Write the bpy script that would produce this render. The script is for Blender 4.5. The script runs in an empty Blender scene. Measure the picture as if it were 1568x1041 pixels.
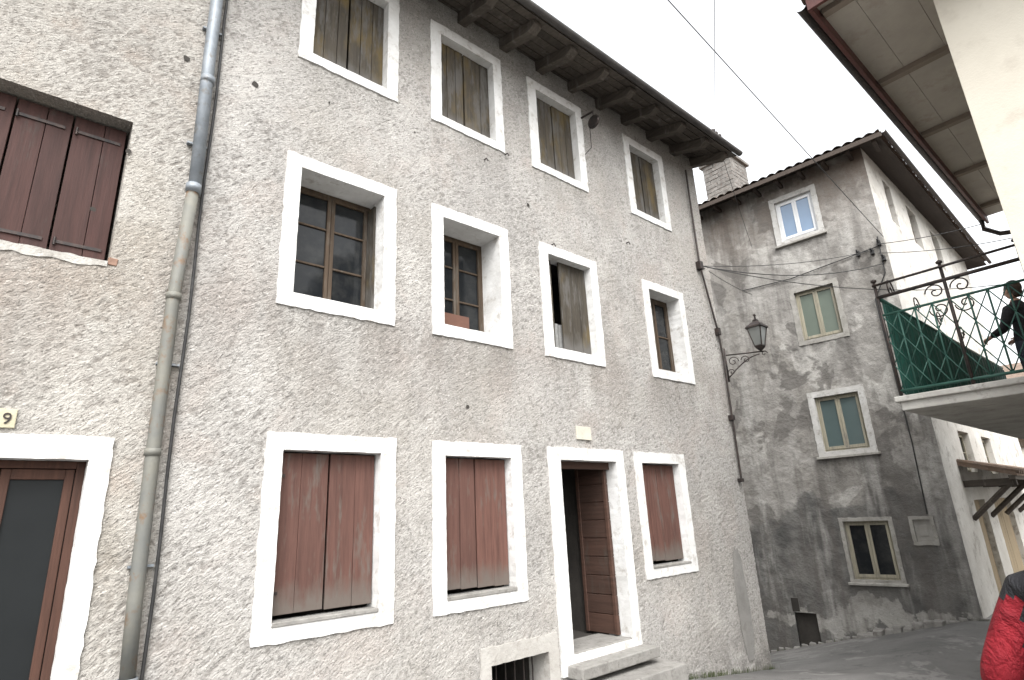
import bpy, math, random
import numpy as np
from mathutils import Vector, Matrix
random.seed(7); rng=np.random.default_rng(5)
sc=bpy.context.scene
sc.view_settings.view_transform='Standard'; sc.view_settings.look='None'; sc.view_settings.exposure=0
# ------------------------------------------------------------------ noise
_T=rng.random((256,256))
def vn(x,y,seed=0):
    x=np.asarray(x,float)+seed*17.31; y=np.asarray(y,float)+seed*7.77
    xi=np.floor(x).astype(int); yi=np.floor(y).astype(int); fx=x-xi; fy=y-yi
    fx=fx*fx*(3-2*fx); fy=fy*fy*(3-2*fy)
    g=lambda a,b:_T[a&255,b&255]
    return (g(xi,yi)*(1-fx)+g(xi+1,yi)*fx)*(1-fy)+(g(xi,yi+1)*(1-fx)+g(xi+1,yi+1)*fx)*fy
def fbm(x,y,o=4,seed=0):
    s=0;a=1;t=0
    for i in range(o):
        s=s+a*vn(x*2**i,y*2**i,seed+i*3);t+=a;a*=.5
    return s/t
# ------------------------------------------------------------------ frames
class Fr:
    def __init__(s,o,u,d): s.o=Vector(o);s.u=Vector(u);s.d=Vector(d)
    def __call__(s,u,d,z): return s.o+s.u*u+s.d*d+Vector((0,0,z))
W=Fr((0,0,0),(1,0,0),(0,1,0))
MAIN=Fr((0,4.8,0),(1,0,0),(0,1,0))
GL=Fr((13,3.03,0),(-.103,.9947,0),(.9947,.103,0))
GS=Fr((13,3.03,0),(.99966,.026,0),(-.026,.99966,0))
class MB:
    def __init__(s,fr=W): s.fr=fr;s.V=[];s.F=[];s.val=[];s.mi=[]
    def poly(s,pts,val=.5,mi=0):
        b=len(s.V); s.V+= [tuple(s.fr(*p)) for p in pts]; s.F.append(tuple(range(b,b+len(pts))));s.val.append(val);s.mi.append(mi)
    def box(s,a,b,c,d,e,f,val=None,mi=0,j=0):
        val=random.random() if val is None else val
        n=len(s.V); J=lambda:random.uniform(-j,j)
        for u in (a,b):
            for w in (c,d):
                for z in (e,f): s.V.append(tuple(s.fr(u+J(),w+J(),z+J())))
        for q in ((0,1,3,2),(4,6,7,5),(0,4,5,1),(2,3,7,6),(0,2,6,4),(1,5,7,3)):
            s.F.append(tuple(n+i for i in q));s.val.append(val);s.mi.append(mi)
    def tube(s,pts,r,n=8,mi=0,val=.5,cap=True):
        P=[Vector(s.fr(*p)) for p in pts]; b=len(s.V); m=len(P)
        rs=r if hasattr(r,'__len__') else [r]*m
        up=Vector((.13,.21,.97))
        for i,p in enumerate(P):
            t=(P[min(i+1,m-1)]-P[max(i-1,0)]).normalized()
            a=t.cross(up)
            if a.length<.15: a=t.cross(Vector((1,.1,0)))
            a.normalize(); c=t.cross(a)
            for k in range(n):
                an=2*math.pi*k/n; s.V.append(tuple(p+(a*math.cos(an)+c*math.sin(an))*rs[i]))
        for i in range(m-1):
            for k in range(n):
                s.F.append((b+i*n+k,b+i*n+(k+1)%n,b+(i+1)*n+(k+1)%n,b+(i+1)*n+k));s.val.append(val);s.mi.append(mi)
        if cap:
            s.F.append(tuple(b+k for k in range(n)));s.val.append(val);s.mi.append(mi)
            s.F.append(tuple(b+(m-1)*n+k for k in range(n)));s.val.append(val);s.mi.append(mi)
    def lathe(s,c,prof,n=12,mi=0,rot=0):
        b=len(s.V)
        for r,z in prof:
            for k in range(n):
                a=2*math.pi*k/n+rot; s.V.append(tuple(s.fr(c[0]+r*math.cos(a),c[1]+r*math.sin(a),c[2]+z)))
        for i in range(len(prof)-1):
            for k in range(n):
                s.F.append((b+i*n+k,b+i*n+(k+1)%n,b+(i+1)*n+(k+1)%n,b+(i+1)*n+k));s.val.append(.5);s.mi.append(mi)
    def make(s,name,mats,parent=None,smooth=False,bevel=0):
        me=bpy.data.meshes.new(name); me.from_pydata(s.V,[],s.F)
        if not isinstance(mats,(list,tuple)): mats=[mats]
        for m in mats: me.materials.append(m)
        me.polygons.foreach_set('material_index',s.mi)
        at=me.attributes.new('var','FLOAT','FACE'); at.data.foreach_set('value',s.val)
        if smooth: me.polygons.foreach_set('use_smooth',[True]*len(s.F))
        import bmesh
        bm=bmesh.new();bm.from_mesh(me);bmesh.ops.recalc_face_normals(bm,faces=bm.faces);bm.to_mesh(me);bm.free()
        me.update()
        ob=bpy.data.objects.new(name,me);sc.collection.objects.link(ob)
        if parent: ob.parent=parent
        if bevel:
            md=ob.modifiers.new('b','BEVEL');md.width=bevel;md.segments=2;md.limit_method='ANGLE'
        return ob
def empty(name,loc=(0,0,0)):
    e=bpy.data.objects.new(name,None);sc.collection.objects.link(e);e.empty_display_size=.3;return e
# ------------------------------------------------------------------ materials
class NT:
    def __init__(s,name):
        s.m=bpy.data.materials.new(name);s.m.use_nodes=True;s.t=s.m.node_tree
        s.b=s.t.nodes['Principled BSDF'];s.tc=s.t.nodes.new('ShaderNodeTexCoord')
        s.b.inputs['Specular IOR Level'].default_value=.3
    def n(s,t,**k):
        x=s.t.nodes.new(t)
        for a,b in k.items(): setattr(x,a,b)
        return x
    def L(s,a,b): s.t.links.new(a,b)
    def noise(s,scale,detail=5,rough=.6,mp=None,rot=None,co='Object',dist=0):
        x=s.n('ShaderNodeTexNoise');x.inputs['Scale'].default_value=scale;x.inputs['Detail'].default_value=min(detail,4 if scale>1.9 else 5)
        x.inputs['Roughness'].default_value=rough;x.inputs['Distortion'].default_value=dist
        v=s.tc.outputs[co]
        if rot:
            m=s.n('ShaderNodeMapping');s.L(v,m.inputs[0]);m.inputs['Rotation'].default_value=rot;v=m.outputs[0]
        if mp:
            m=s.n('ShaderNodeMapping');s.L(v,m.inputs[0]);m.inputs['Scale'].default_value=mp;v=m.outputs[0]
        s.L(v,x.inputs['Vector']);return x.outputs['Fac']
    def ramp(s,fac,a,b,v0=0,v1=1):
        r=s.n('ShaderNodeMapRange');r.inputs[1].default_value=a;r.inputs[2].default_value=b;r.inputs[3].default_value=v0;r.inputs[4].default_value=v1
        s.L(fac,r.inputs[0]);return r.outputs[0]
    def mix(s,f,a,b,mode='MIX'):
        x=s.n('ShaderNodeMix',data_type='RGBA',blend_type=mode)
        for i,v in ((0,f),(6,a),(7,b)):
            if isinstance(v,(int,float)): x.inputs[i].default_value=v
            elif isinstance(v,tuple): x.inputs[i].default_value=(*v,1)
            else: s.L(v,x.inputs[i])
        return x.outputs[2]
    def math(s,op,a,b=None):
        x=s.n('ShaderNodeMath',operation=op)
        for i,v in ((0,a),(1,b)):
            if v is None: continue
            if isinstance(v,(int,float)): x.inputs[i].default_value=v
            else: s.L(v,x.inputs[i])
        return x.outputs[0]
    def mul(s,*a):
        r=a[0]
        for b in a[1:]: r=s.math('MULTIPLY',r,b)
        return r
    def attr(s,nm):
        x=s.n('ShaderNodeAttribute');x.attribute_name=nm;return x.outputs['Fac']
    def sep(s,co,i):
        x=s.n('ShaderNodeSeparateXYZ');s.L(s.tc.outputs[co],x.inputs[0]);return x.outputs[i]
    def bump(s,h,dist,strength=1):
        x=s.n('ShaderNodeBump');x.inputs['Distance'].default_value=dist;x.inputs['Strength'].default_value=strength
        s.L(h,x.inputs['Height']);s.L(x.outputs[0],s.b.inputs['Normal'])
    def out(s,col,rough=.8,metal=0):
        if isinstance(col,tuple): s.b.inputs['Base Color'].default_value=(*col,1)
        else: s.L(col,s.b.inputs['Base Color'])
        s.b.inputs['Roughness'].default_value=rough;s.b.inputs['Metallic'].default_value=metal
        return s.m
def sc3(c,k): return tuple(min(.85,x*k) for x in c)
def m_plaster(name,light,dark,stain,pink,drips=()):
    t=NT(name)
    rel=t.attr('relief')
    c=t.mix(t.ramp(rel,.20,.52),dark,light)  # hollows darker, ridges lighter: relief shading put into the colour, with grime
    c=t.mix(t.ramp(t.noise(.6,5,.6),.47,.62,0,.6),c,stain)
    c=t.mix(t.ramp(t.noise(1.5,5,.6,dist=.6),.52,.66,0,.5),c,pink)
    c=t.mix(t.ramp(t.noise(2.0,4,.65,mp=(1,1,.2)),.50,.72,0,.5),c,sc3(light,.62))
    c=t.mix(t.ramp(t.noise(1.1,5,.7,rot=(0,.6,0)),.53,.66,0,.6),c,sc3(light,1.22))
    x=t.sep('Object',0);z=t.sep('Object',2)
    run=t.mul(t.ramp(z,.9,1.75),t.ramp(z,2.3,1.8),t.ramp(t.noise(1.3,5,.65,mp=(1.6,1,.5)),.42,.6,0,.6))
    c=t.mix(run,c,sc3(pink,.68))
    if drips:
        stre=t.ramp(t.noise(5,4,.65,mp=(1,1,.08)),.42,.60,.1,1)
        for zt,ln in ((1.85,.75),(4.49,.6)):
            dm=None
            for a,b in drips:
                m=t.mul(t.ramp(x,a-.12,a+.08),t.ramp(x,b+.12,b-.08)); dm=m if dm is None else t.math('MAXIMUM',dm,m)
            c=t.mix(t.mul(dm,t.ramp(z,zt-ln,zt,0,.55),t.ramp(z,zt+.03,zt-.02),stre),c,sc3(stain,.6))
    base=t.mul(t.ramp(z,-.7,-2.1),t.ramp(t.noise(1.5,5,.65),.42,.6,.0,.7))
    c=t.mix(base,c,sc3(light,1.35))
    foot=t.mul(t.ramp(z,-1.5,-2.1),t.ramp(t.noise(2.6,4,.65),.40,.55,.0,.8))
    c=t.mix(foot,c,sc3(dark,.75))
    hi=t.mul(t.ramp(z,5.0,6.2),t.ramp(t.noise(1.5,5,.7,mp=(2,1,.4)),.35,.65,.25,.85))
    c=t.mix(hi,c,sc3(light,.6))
    c=t.mix(t.ramp(t.noise(26,3,.65,rot=(0,.66,0),mp=(1,1,2.0)),.57,.66,0,.62),c,sc3(dark,.5))
    c=t.mix(t.ramp(t.noise(58,3,.65),.60,.68,0,.7),c,sc3(dark,.4))
    c=t.mix(t.ramp(t.noise(11,4,.6),.62,.69,0,.45),c,sc3(dark,.5))
    c=t.mix(t.ramp(t.noise(44,3,.6,rot=(.3,.2,.1)),.58,.68,0,.5),c,sc3(light,1.45))
    h=t.math('ADD',t.noise(70,3,.7),t.math('MULTIPLY',t.noise(30,3,.65,rot=(0,.66,0),mp=(1,1,2.2)),1.8))
    t.bump(h,.010,1.0)
    return t.out(c,.92)
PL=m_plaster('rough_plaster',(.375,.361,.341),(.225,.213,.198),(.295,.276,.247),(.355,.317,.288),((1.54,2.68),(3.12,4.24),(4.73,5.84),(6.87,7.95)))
PL2=m_plaster('rough_plaster_neighbour',(.37,.352,.324),(.225,.208,.188),(.30,.273,.233),(.345,.287,.243))
def m_grey():
    t=NT('weathered_grey_render')
    c=t.mix(t.ramp(t.noise(1.4,5,.6),.38,.62),(.215,.205,.19),(.31,.298,.278))
    y=t.sep('Object',1);z=t.sep('Object',2)
    n=t.noise(.55,5,.55,dist=.4)
    c=t.mix(t.ramp(n,.50,.52,0,.6),c,(.20,.188,.17))
    c=t.mix(t.ramp(t.noise(.7,5,.55,rot=(.5,.2,.9),dist=.5),.55,.57,0,.75),c,(.40,.388,.362))
    c=t.mix(t.ramp(t.noise(.9,5,.55,rot=(.1,.7,.3),dist=.6),.57,.59,0,.75),c,(.115,.108,.10))
    lowf=t.math('ADD',z,t.math('MULTIPLY',t.noise(.7,5,.58,rot=(.3,.2,.1)),4.2))
    c=t.mix(t.ramp(lowf,1.9,1.65,0,.9),c,t.mix(t.ramp(t.noise(1.6,5,.6),.4,.6),(.06,.06,.058),(.15,.145,.137)))
    lo2=t.math('ADD',z,t.math('MULTIPLY',t.noise(1.0,5,.62,rot=(.9,.2,.1)),2.8))
    c=t.mix(t.ramp(lo2,-.62,-.68,0,.85),c,(.35,.34,.315))
    lo3=t.math('ADD',z,t.math('MULTIPLY',t.noise(1.3,5,.62,rot=(.2,.9,.4)),2.1))
    c=t.mix(t.ramp(lo3,-1.25,-1.32,0,.85),c,(.085,.083,.08))
    for zt,ln,k in ((.88,.95,.9),(3.3,.8,.65),(5.7,.7,.5),(-1.5,.6,.7)):
        m=t.mul(t.ramp(y,3.85,4.05),t.ramp(y,5.2,5.0),t.ramp(z,zt-ln,zt,0,k),t.ramp(z,zt+.04,zt),t.ramp(t.noise(3.2,4,.65,mp=(1,1,.2)),.38,.55,.15,1))
        c=t.mix(m,c,(.075,.071,.066))
    c=t.mix(t.ramp(t.noise(2.2,4,.7,mp=(1,1,.10)),.49,.66,0,.75),c,(.10,.092,.085))
    c=t.mix(t.ramp(t.noise(1.7,4,.7,mp=(1,1,.16),rot=(0,0,.9)),.54,.66,0,.6),c,(.36,.35,.33))
    c=t.mix(t.mul(t.ramp(z,5.4,7.2),t.ramp(t.noise(1.2,5,.7),.35,.6)),c,(.14,.112,.092))
    c=t.mix(t.ramp(t.attr('relief'),.3,.5,.45,0),c,(.12,.11,.1))
    c=t.mix(t.ramp(t.noise(26,4,.7),.55,.68,0,.45),c,(.09,.085,.08))
    t.bump(t.math('ADD',t.noise(18,4,.7),t.math('MULTIPLY',n,3)),.018,.9)
    return t.out(c,.93)
GR=m_grey()
def m_simple(name,a,b,scale=4,rough=.8,bd=.004,bs=30,metal=0,mp=None,dirt=None,dk=None):
    t=NT(name)
    c=t.mix(t.ramp(t.noise(scale,5,.7,mp=mp),.35,.65),a,b)
    if dirt: c=t.mix(t.ramp(t.noise(scale*2.3,5,.75,mp=mp,rot=(.4,.3,.8)),.54,.68,0,dk or .6),c,dirt)
    t.bump(t.noise(bs,4,.7,mp=mp),bd,.8)
    return t.out(c,rough,metal)
WHITE=m_simple('white_window_surround',(.64,.64,.632),(.52,.515,.50),3,.85,.008,18,dirt=(.30,.27,.235),dk=.65)
STWHITE=m_simple('white_street_plaster',(.56,.545,.51),(.44,.42,.385),1.2,.9,.01,14,dirt=(.20,.18,.155),dk=.75)
CREAM=m_simple('cream_wall',(.58,.545,.47),(.52,.485,.415),1,.9,.004,40,dirt=(.44,.40,.34))
SOFF=m_simple('soffit_board',(.42,.385,.335),(.34,.31,.27),1.2,.8,.003,30,dirt=(.28,.24,.2))
SOFB=m_simple('soffit_beam',(.22,.18,.15),(.18,.15,.12),2,.8,.003,30)
CONC=m_simple('concrete',(.40,.39,.365),(.30,.29,.27),3,.9,.006,30,dirt=(.16,.15,.135))
STEP=m_simple('stone_step',(.26,.252,.235),(.18,.172,.16),5,.8,.008,25,dirt=(.09,.08,.07))
IRON=m_simple('wrought_iron',(.028,.027,.027),(.06,.045,.04),20,.5,.002,60,.5)
BLACK=m_simple('black_rubber_cable',(.02,.02,.02),(.04,.04,.04),9,.6)
GALV=m_simple('galvanised_pipe',(.24,.262,.285),(.17,.19,.21),5,.55,.002,30,.3,dirt=(.15,.135,.115),dk=.75)
OLDP=m_simple('rusty_painted_pipe',(.175,.17,.145),(.13,.133,.125),3,.65,.003,30,.15,dirt=(.15,.09,.05),dk=.9)
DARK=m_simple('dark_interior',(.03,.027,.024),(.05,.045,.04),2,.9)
BRICK=m_simple('old_chimney_masonry',(.13,.122,.113),(.23,.22,.205),6,.9,.02,10,dirt=(.15,.10,.08))
FASC=m_simple('red_brown_fascia',(.10,.035,.03),(.075,.03,.027),4,.5)
TILE=m_simple('clay_roof_tiles',(.13,.09,.065),(.2,.15,.12),5,.9,.01,20,dirt=(.05,.048,.042))
PATCH=m_simple('cement_repair',(.25,.242,.228),(.195,.188,.177),3,.9,.006,30,dirt=(.16,.15,.135))
LPATCH=m_simple('old_limewash',(.42,.405,.38),(.34,.325,.3),2.2,.9,.012,22,dirt=(.22,.2,.18))
def m_wood(name,a,b,grey,gamt=.5,bottom=True,axis=(1,1,.06),rough=.75,ochre=None):
    t=NT(name)
    v=t.attr('var')
    c=t.mix(v,a,b)
    gr=t.noise(28,4,.7,mp=axis)
    c=t.mix(t.ramp(gr,.4,.7,0,.6),c,sc3(a,.45))
    if ochre: c=t.mix(t.ramp(t.noise(2.2,4,.65,mp=(1,1,.45)),.49,.62,0,.7),c,ochre)
    w=t.ramp(t.noise(7,4,.75,mp=(1,1,.2)),.66-gamt*.25,.78-gamt*.25,0,.8)
    if bottom:
        gz=t.sep('Generated',2)
        bz=t.math('ADD',gz,t.math('MULTIPLY',t.noise(9,4,.7,mp=(1,1,.35)),.30))
        w=t.math('MAXIMUM',w,t.ramp(bz,.34,.2,0,.9))
    c=t.mix(w,c,grey)
    t.bump(gr,.004,.9)
    return t.out(c,rough)
SH_G=m_wood('red_brown_shutter_paint',(.088,.044,.035),(.120,.058,.045),(.105,.09,.078),.42)
SH_L=m_wood('dark_brown_shutter_paint',(.043,.021,.018),(.058,.026,.022),(.05,.04,.035),.25,False)
SH_T=m_wood('weathered_shutter_wood',(.047,.040,.031),(.078,.065,.047),(.10,.095,.088),.6,True,ochre=(.125,.090,.034))
EAVEW=m_wood('old_eave_timber',(.055,.046,.038),(.10,.085,.071),(.14,.128,.115),.4,False,axis=(1,.1,1))
EAVED=m_wood('dark_soffit_timber',(.04,.03,.025),(.065,.05,.04),(.07,.06,.05),.2,False,axis=(.1,1,1))
SASH=m_wood('brown_window_sash',(.058,.041,.027),(.078,.053,.034),(.10,.088,.074),.45,False)
OLDSASH=m_wood('faded_cream_sash',(.28,.26,.20),(.32,.295,.225),(.18,.165,.145),.5,False)
WSASH=m_simple('white_sash',(.66,.67,.68),(.6,.61,.62),4,.5)
DOORW=m_wood('door_boards',(.058,.033,.025),(.08,.042,.030),(.06,.046,.037),.4,False,axis=(.06,.06,1))
OCHD=m_wood('ochre_garage_boards',(.26,.205,.13),(.31,.245,.16),(.17,.145,.105),.3,True)
LDOOR=m_wood('red_brown_door',(.055,.027,.019),(.072,.033,.022),(.045,.03,.022),.25,False)
def m_glass(name,c,rough=.06,spec=.7,dust=None):
    t=NT(name);t.b.inputs['Specular IOR Level'].default_value=spec
    t.bump(t.noise(2.5,2,.5),.01,.5)
    col=t.mix(t.noise(1.3,3,.6),c,sc3(c,.6))
    if dust: col=t.mix(t.ramp(t.noise(5,4,.7),.45,.75,0,.5),col,dust)
    return t.out(col,rough)
GLASS=m_glass('dark_window_glass',(.014,.016,.018),.09,.28,(.045,.045,.042))
BLUEG=m_glass('blue_window_glass',(.19,.28,.41),.15)
GREENG=m_glass('curtained_green_glass',(.16,.19,.16),.2)
TEALG=m_glass('teal_window_glass',(.09,.125,.125),.15)
DOORG=m_glass('obscured_door_glass',(.020,.022,.023),.3,.12)
LAMPG=m_glass('lantern_glass',(.2,.21,.2),.1)
GREEN=m_simple('green_corrugated_sheet',(.010,.050,.040),(.017,.078,.06),3,.5,.002,20,dirt=(.03,.045,.038))
GRIRON=m_simple('green_painted_iron',(.018,.06,.048),(.035,.095,.075),6,.5)
t=NT('lace_curtain');CURT=t.out(t.mix(t.noise(30,4,.6),(.28,.28,.27),(.12,.12,.12)),.9)
# ------------------------------------------------------------------ walls
def relief_rough(U,Z):
    a=math.radians(38); x=U*math.cos(a)+Z*math.sin(a); y=-U*math.sin(a)+Z*math.cos(a)
    w=.8*fbm(U*9,Z*9,2,9)
    n=fbm(x*17+w,y*38+w,2,1); m=fbm(U*42,Z*46,2,4); b=fbm(U*2.2,Z*2.2,3,6)
    k=fbm(U*1.3,Z*1.3,3,12)
    r=1-np.abs(2*n-1)*1.7
    return np.clip((.18+.45*k)*r+.6*m+.3*(b-.5)-.01,0,1)
def relief_patchy(U,Z):
    n=fbm(U*1.2,Z*1.2,4,2); m=fbm(U*9,Z*9,4,5)
    return np.clip(np.where(n>.5,.60,.46)+ (m-.5)*.6,0,1)
def lines(a,b,res,cuts):
    k=sorted(set([a,b]+[c for c in cuts if a<c<b])); o=[]
    for p,q in zip(k,k[1:]):
        n=max(1,int(math.ceil((q-p)/res(p) if callable(res) else (q-p)/res)))
        o+=list(np.linspace(p,q,n+1)[:-1])
    return np.array(o+[k[-1]])
def wall(name,fr,u0,u1,z0,z1,holes,res,amp,mat,parent,rf):
    us=lines(u0,u1,res,[h[i] for h in holes for i in (0,1)])
    rz=res(1) if callable(res) else res
    zs=lines(z0,z1,rz,[h[i] for h in holes for i in (2,3)])
    U,Z=np.meshgrid(us,zs,indexing='ij'); R=rf(U,Z); D=-(R-.5)*amp
    o,u,d=fr.o,fr.u,fr.d
    co=np.stack([o.x+u.x*U+d.x*D,o.y+u.y*U+d.y*D,Z],-1).reshape(-1,3)
    nz=len(zs); cu=(us[:-1]+us[1:])/2; cz=(zs[:-1]+zs[1:])/2
    CU,CZ=np.meshgrid(cu,cz,indexing='ij'); keep=np.ones(CU.shape,bool)
    for h in holes: keep&=~((CU>h[0])&(CU<h[1])&(CZ>h[2])&(CZ<h[3]))
    I,J=np.nonzero(keep); a=I*nz+J
    F=np.stack([a,a+nz,a+nz+1,a+1],-1).astype(np.int32)
    me=bpy.data.meshes.new(name); me.vertices.add(len(co)); me.vertices.foreach_set('co',co.ravel())
    me.loops.add(F.size); me.loops.foreach_set('vertex_index',F.ravel())
    me.polygons.add(len(F)); me.polygons.foreach_set('loop_start',np.arange(0,F.size,4,dtype=np.int32))
    me.polygons.foreach_set('use_smooth',np.ones(len(F),bool))
    me.update(calc_edges=True)
    at=me.attributes.new('relief','FLOAT','POINT');at.data.foreach_set('value',R.ravel())
    me.materials.append(mat); ob=bpy.data.objects.new(name,me);sc.collection.objects.link(ob);ob.parent=parent;return ob
def surround(fr,name,outer,inner,parent,mat=WHITE,proud=.016,depth=.13,jit=.006,back=.03):
    mb=MB(fr); o0,o1,o2,o3=outer; i0,i1,i2,i3=inner
    oc=[(o0,o2),(o1,o2),(o1,o3),(o0,o3)]; ic=[(i0,i2),(i1,i2),(i1,i3),(i0,i3)]
    O=[];I=[]
    for k in range(4):
        L=math.dist(oc[k],oc[(k+1)%4]); n=max(3,int(L/.06))
        for s in range(n):
            t=s/n; f=lambda A:(A[k][0]*(1-t)+A[(k+1)%4][0]*t,A[k][1]*(1-t)+A[(k+1)%4][1]*t)
            a=f(oc);b=f(ic)
            j=0 if s==0 else 1
            O.append((a[0]+random.uniform(-jit,jit),a[1]+random.uniform(-jit,jit)))
            I.append((b[0]+random.uniform(-jit,jit)*.35*j,b[1]+random.uniform(-jit,jit)*.35*j))
    n=len(O)
    for k in range(n):
        l=(k+1)%n; A,B,C,D=O[k],O[l],I[l],I[k]
        mb.poly([(A[0],back,A[1]),(B[0],back,B[1]),(B[0],-proud,B[1]),(A[0],-proud,A[1])])
        mb.poly([(A[0],-proud,A[1]),(B[0],-proud,B[1]),(C[0],-proud,C[1]),(D[0],-proud,D[1])])
        mb.poly([(D[0],-proud,D[1]),(C[0],-proud,C[1]),(C[0],depth,C[1]),(D[0],depth,D[1])])
    return mb.make(name,mat,parent)
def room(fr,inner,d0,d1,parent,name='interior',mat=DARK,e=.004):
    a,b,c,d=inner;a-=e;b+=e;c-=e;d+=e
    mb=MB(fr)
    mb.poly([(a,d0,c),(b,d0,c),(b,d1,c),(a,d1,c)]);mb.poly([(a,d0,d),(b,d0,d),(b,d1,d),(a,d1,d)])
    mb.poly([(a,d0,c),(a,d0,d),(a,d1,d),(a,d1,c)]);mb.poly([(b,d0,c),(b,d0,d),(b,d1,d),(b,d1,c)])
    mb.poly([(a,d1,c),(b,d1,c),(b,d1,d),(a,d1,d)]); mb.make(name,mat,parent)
def shutter(fr,name,u0,u1,z0,z1,d,parent,mat,leaves=2,planks=3,th=.03,gap=.004,rails=False,leafgap=.008):
    mb=MB(fr); lw=(u1-u0)/leaves
    for l in range(leaves):
        a=u0+l*lw+(leafgap/2 if l else 0);b=u0+(l+1)*lw-(leafgap/2 if l<leaves-1 else 0); z=z0+random.uniform(.0,.03)
        ws=[random.uniform(.8,1.2) for _ in range(planks)];S=sum(ws);p0=a;lv=random.random()*.4
        for p in range(planks):
            p1=p0+(b-a)*ws[p]/S
            mb.box(p0+gap/2,p1-gap/2,d+random.uniform(-.004,.004),d+th,z+random.uniform(0,.014),z1,val=lv+random.random()*.6,j=.0018); p0=p1
        if rails:
            for zz in (.14,.86):
                q=z+(z1-z)*zz; mb.box(a,b,d-.012,d-.004,q-.025,q+.025,val=.2)
    return mb.make(name,mat,parent,bevel=.003)
def strap(fr,parent,a,b,z,d):
    mb=MB(fr); mb.box(a,b,d-.008,d-.002,z-.012,z+.012); mb.tube([(a,d-.012,z-.03),(a,d-.012,z+.03)],.009); mb.make('strap_hinge',IRON,parent)
def casement(fr,name,u0,u1,z0,z1,d,parent,mat,glass,leaves=2,bars=(.5,),fw=.045,stile=.045):
    mb=MB(fr)
    mb.box(u0,u0+fw,d,d+.06,z0,z1);mb.box(u1-fw,u1,d,d+.06,z0,z1);mb.box(u0+fw,u1-fw,d,d+.06,z0,z0+fw);mb.box(u0+fw,u1-fw,d,d+.06,z1-fw,z1)
    a=u0+fw;b=u1-fw;w=(b-a)/leaves
    for l in range(leaves):
        p=a+l*w+.002;q=a+(l+1)*w-.002
        mb.box(p,p+stile,d-.012,d+.035,z0+fw,z1-fw);mb.box(q-stile,q,d-.012,d+.035,z0+fw,z1-fw)
        mb.box(p+stile,q-stile,d-.012,d+.035,z0+fw,z0+fw+stile*1.3);mb.box(p+stile,q-stile,d-.012,d+.035,z1-fw-stile,z1-fw)
        for k in bars:
            zz=z0+(z1-z0)*k; mb.box(p+stile,q-stile,d-.006,d+.03,zz-.010,zz+.010)
    mb.make(name,mat,parent,bevel=.003)
    g=MB(fr); g.box(a,b,d+.012,d+.02,z0+fw,z1-fw); g.make(name+'_glass',glass,parent)
def heightfield(name,x0,x1,y0,y1,rx,ry,fn,mat,parent):
    xs=np.linspace(x0,x1,int((x1-x0)/rx)+1);ys=np.linspace(y0,y1,int((y1-y0)/ry)+1)
    X,Y=np.meshgrid(xs,ys,indexing='ij');P=fn(X,Y);P=np.stack(P,-1).reshape(-1,3);n=len(ys)
    I,J=np.meshgrid(np.arange(len(xs)-1),np.arange(n-1),indexing='ij');a=(I*n+J).ravel()
    F=np.stack([a,a+n,a+n+1,a+1],-1)
    me=bpy.data.meshes.new(name);me.from_pydata(P.tolist(),[],F.tolist());me.materials.append(mat)
    me.polygons.foreach_set('use_smooth',[True]*len(F))
    ob=bpy.data.objects.new(name,me);sc.collection.objects.link(ob);ob.parent=parent;return ob
def blob(mb,cx,cz,rx,rz,d,n=26,rough=.3,seed=0):
    rr=random.Random(seed);ph=[rr.uniform(0,6.28) for _ in range(5)];am=[rr.uniform(.3,1)/(k+1.3) for k in range(5)]
    pts=[]
    for i in range(n):
        a=2*math.pi*i/n;s=1+rough*sum(am[k]*math.sin((k+2)*a+ph[k]) for k in range(5))+rr.uniform(-.04,.04)
        c,q=math.cos(a),math.sin(a);e=lambda v:math.copysign(abs(v)**.7,v)
        pts.append((cx+rx*e(c)*s,d,cz+rz*e(q)*s))
    mb.poly(pts)
# ================================================================== MAIN HOUSE
H=empty('plastered_townhouse')
cols={'t':[(1.56,2.68,1.70,2.54),(3.12,4.24,3.27,4.10),(4.72,5.84,4.88,5.70),(6.84,7.93,6.99,7.79)],
      'm':[(1.53,2.68,1.67,2.54),(3.12,4.22,3.27,4.08),(4.74,5.85,4.90,5.71),(6.89,7.98,7.04,7.84)],
      'g':[(1.54,2.71,1.68,2.56),(3.11,4.26,3.26,4.11),(6.24,7.39,6.39,7.24)]}
rows={'t':(4.49,5.96,4.60,5.82),'m':(1.85,3.38,1.98,3.25),'g':(-.82,.75,-.68,.61)}
holes=[];ops=[]
for k in 'tmg':
    for i,(a,b,c,d) in enumerate(cols[k]):
        r=rows[k]; ops.append((k,i,(a,b,r[0],r[1]),(c,d,r[2],r[3])))
        holes.append((c-.05,d+.05,r[2]-.05,r[3]+.05))
door_o=(4.67,6.0,-1.6,.755);door_i=(4.85,5.85,-1.42,.61)
bas_o=(3.63,4.64,-2.2,-1.17);bas_i=(3.75,4.50,-2.1,-1.33)
holes+=[(4.80,5.90,-1.47,.66),(3.70,4.55,-2.15,-1.28)]
wall('front_wall',MAIN,.86,8.97,-2.9,6.45,holes,lambda x:.0135 if x<3 else .02,.0135,PL,H,relief_rough)
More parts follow.
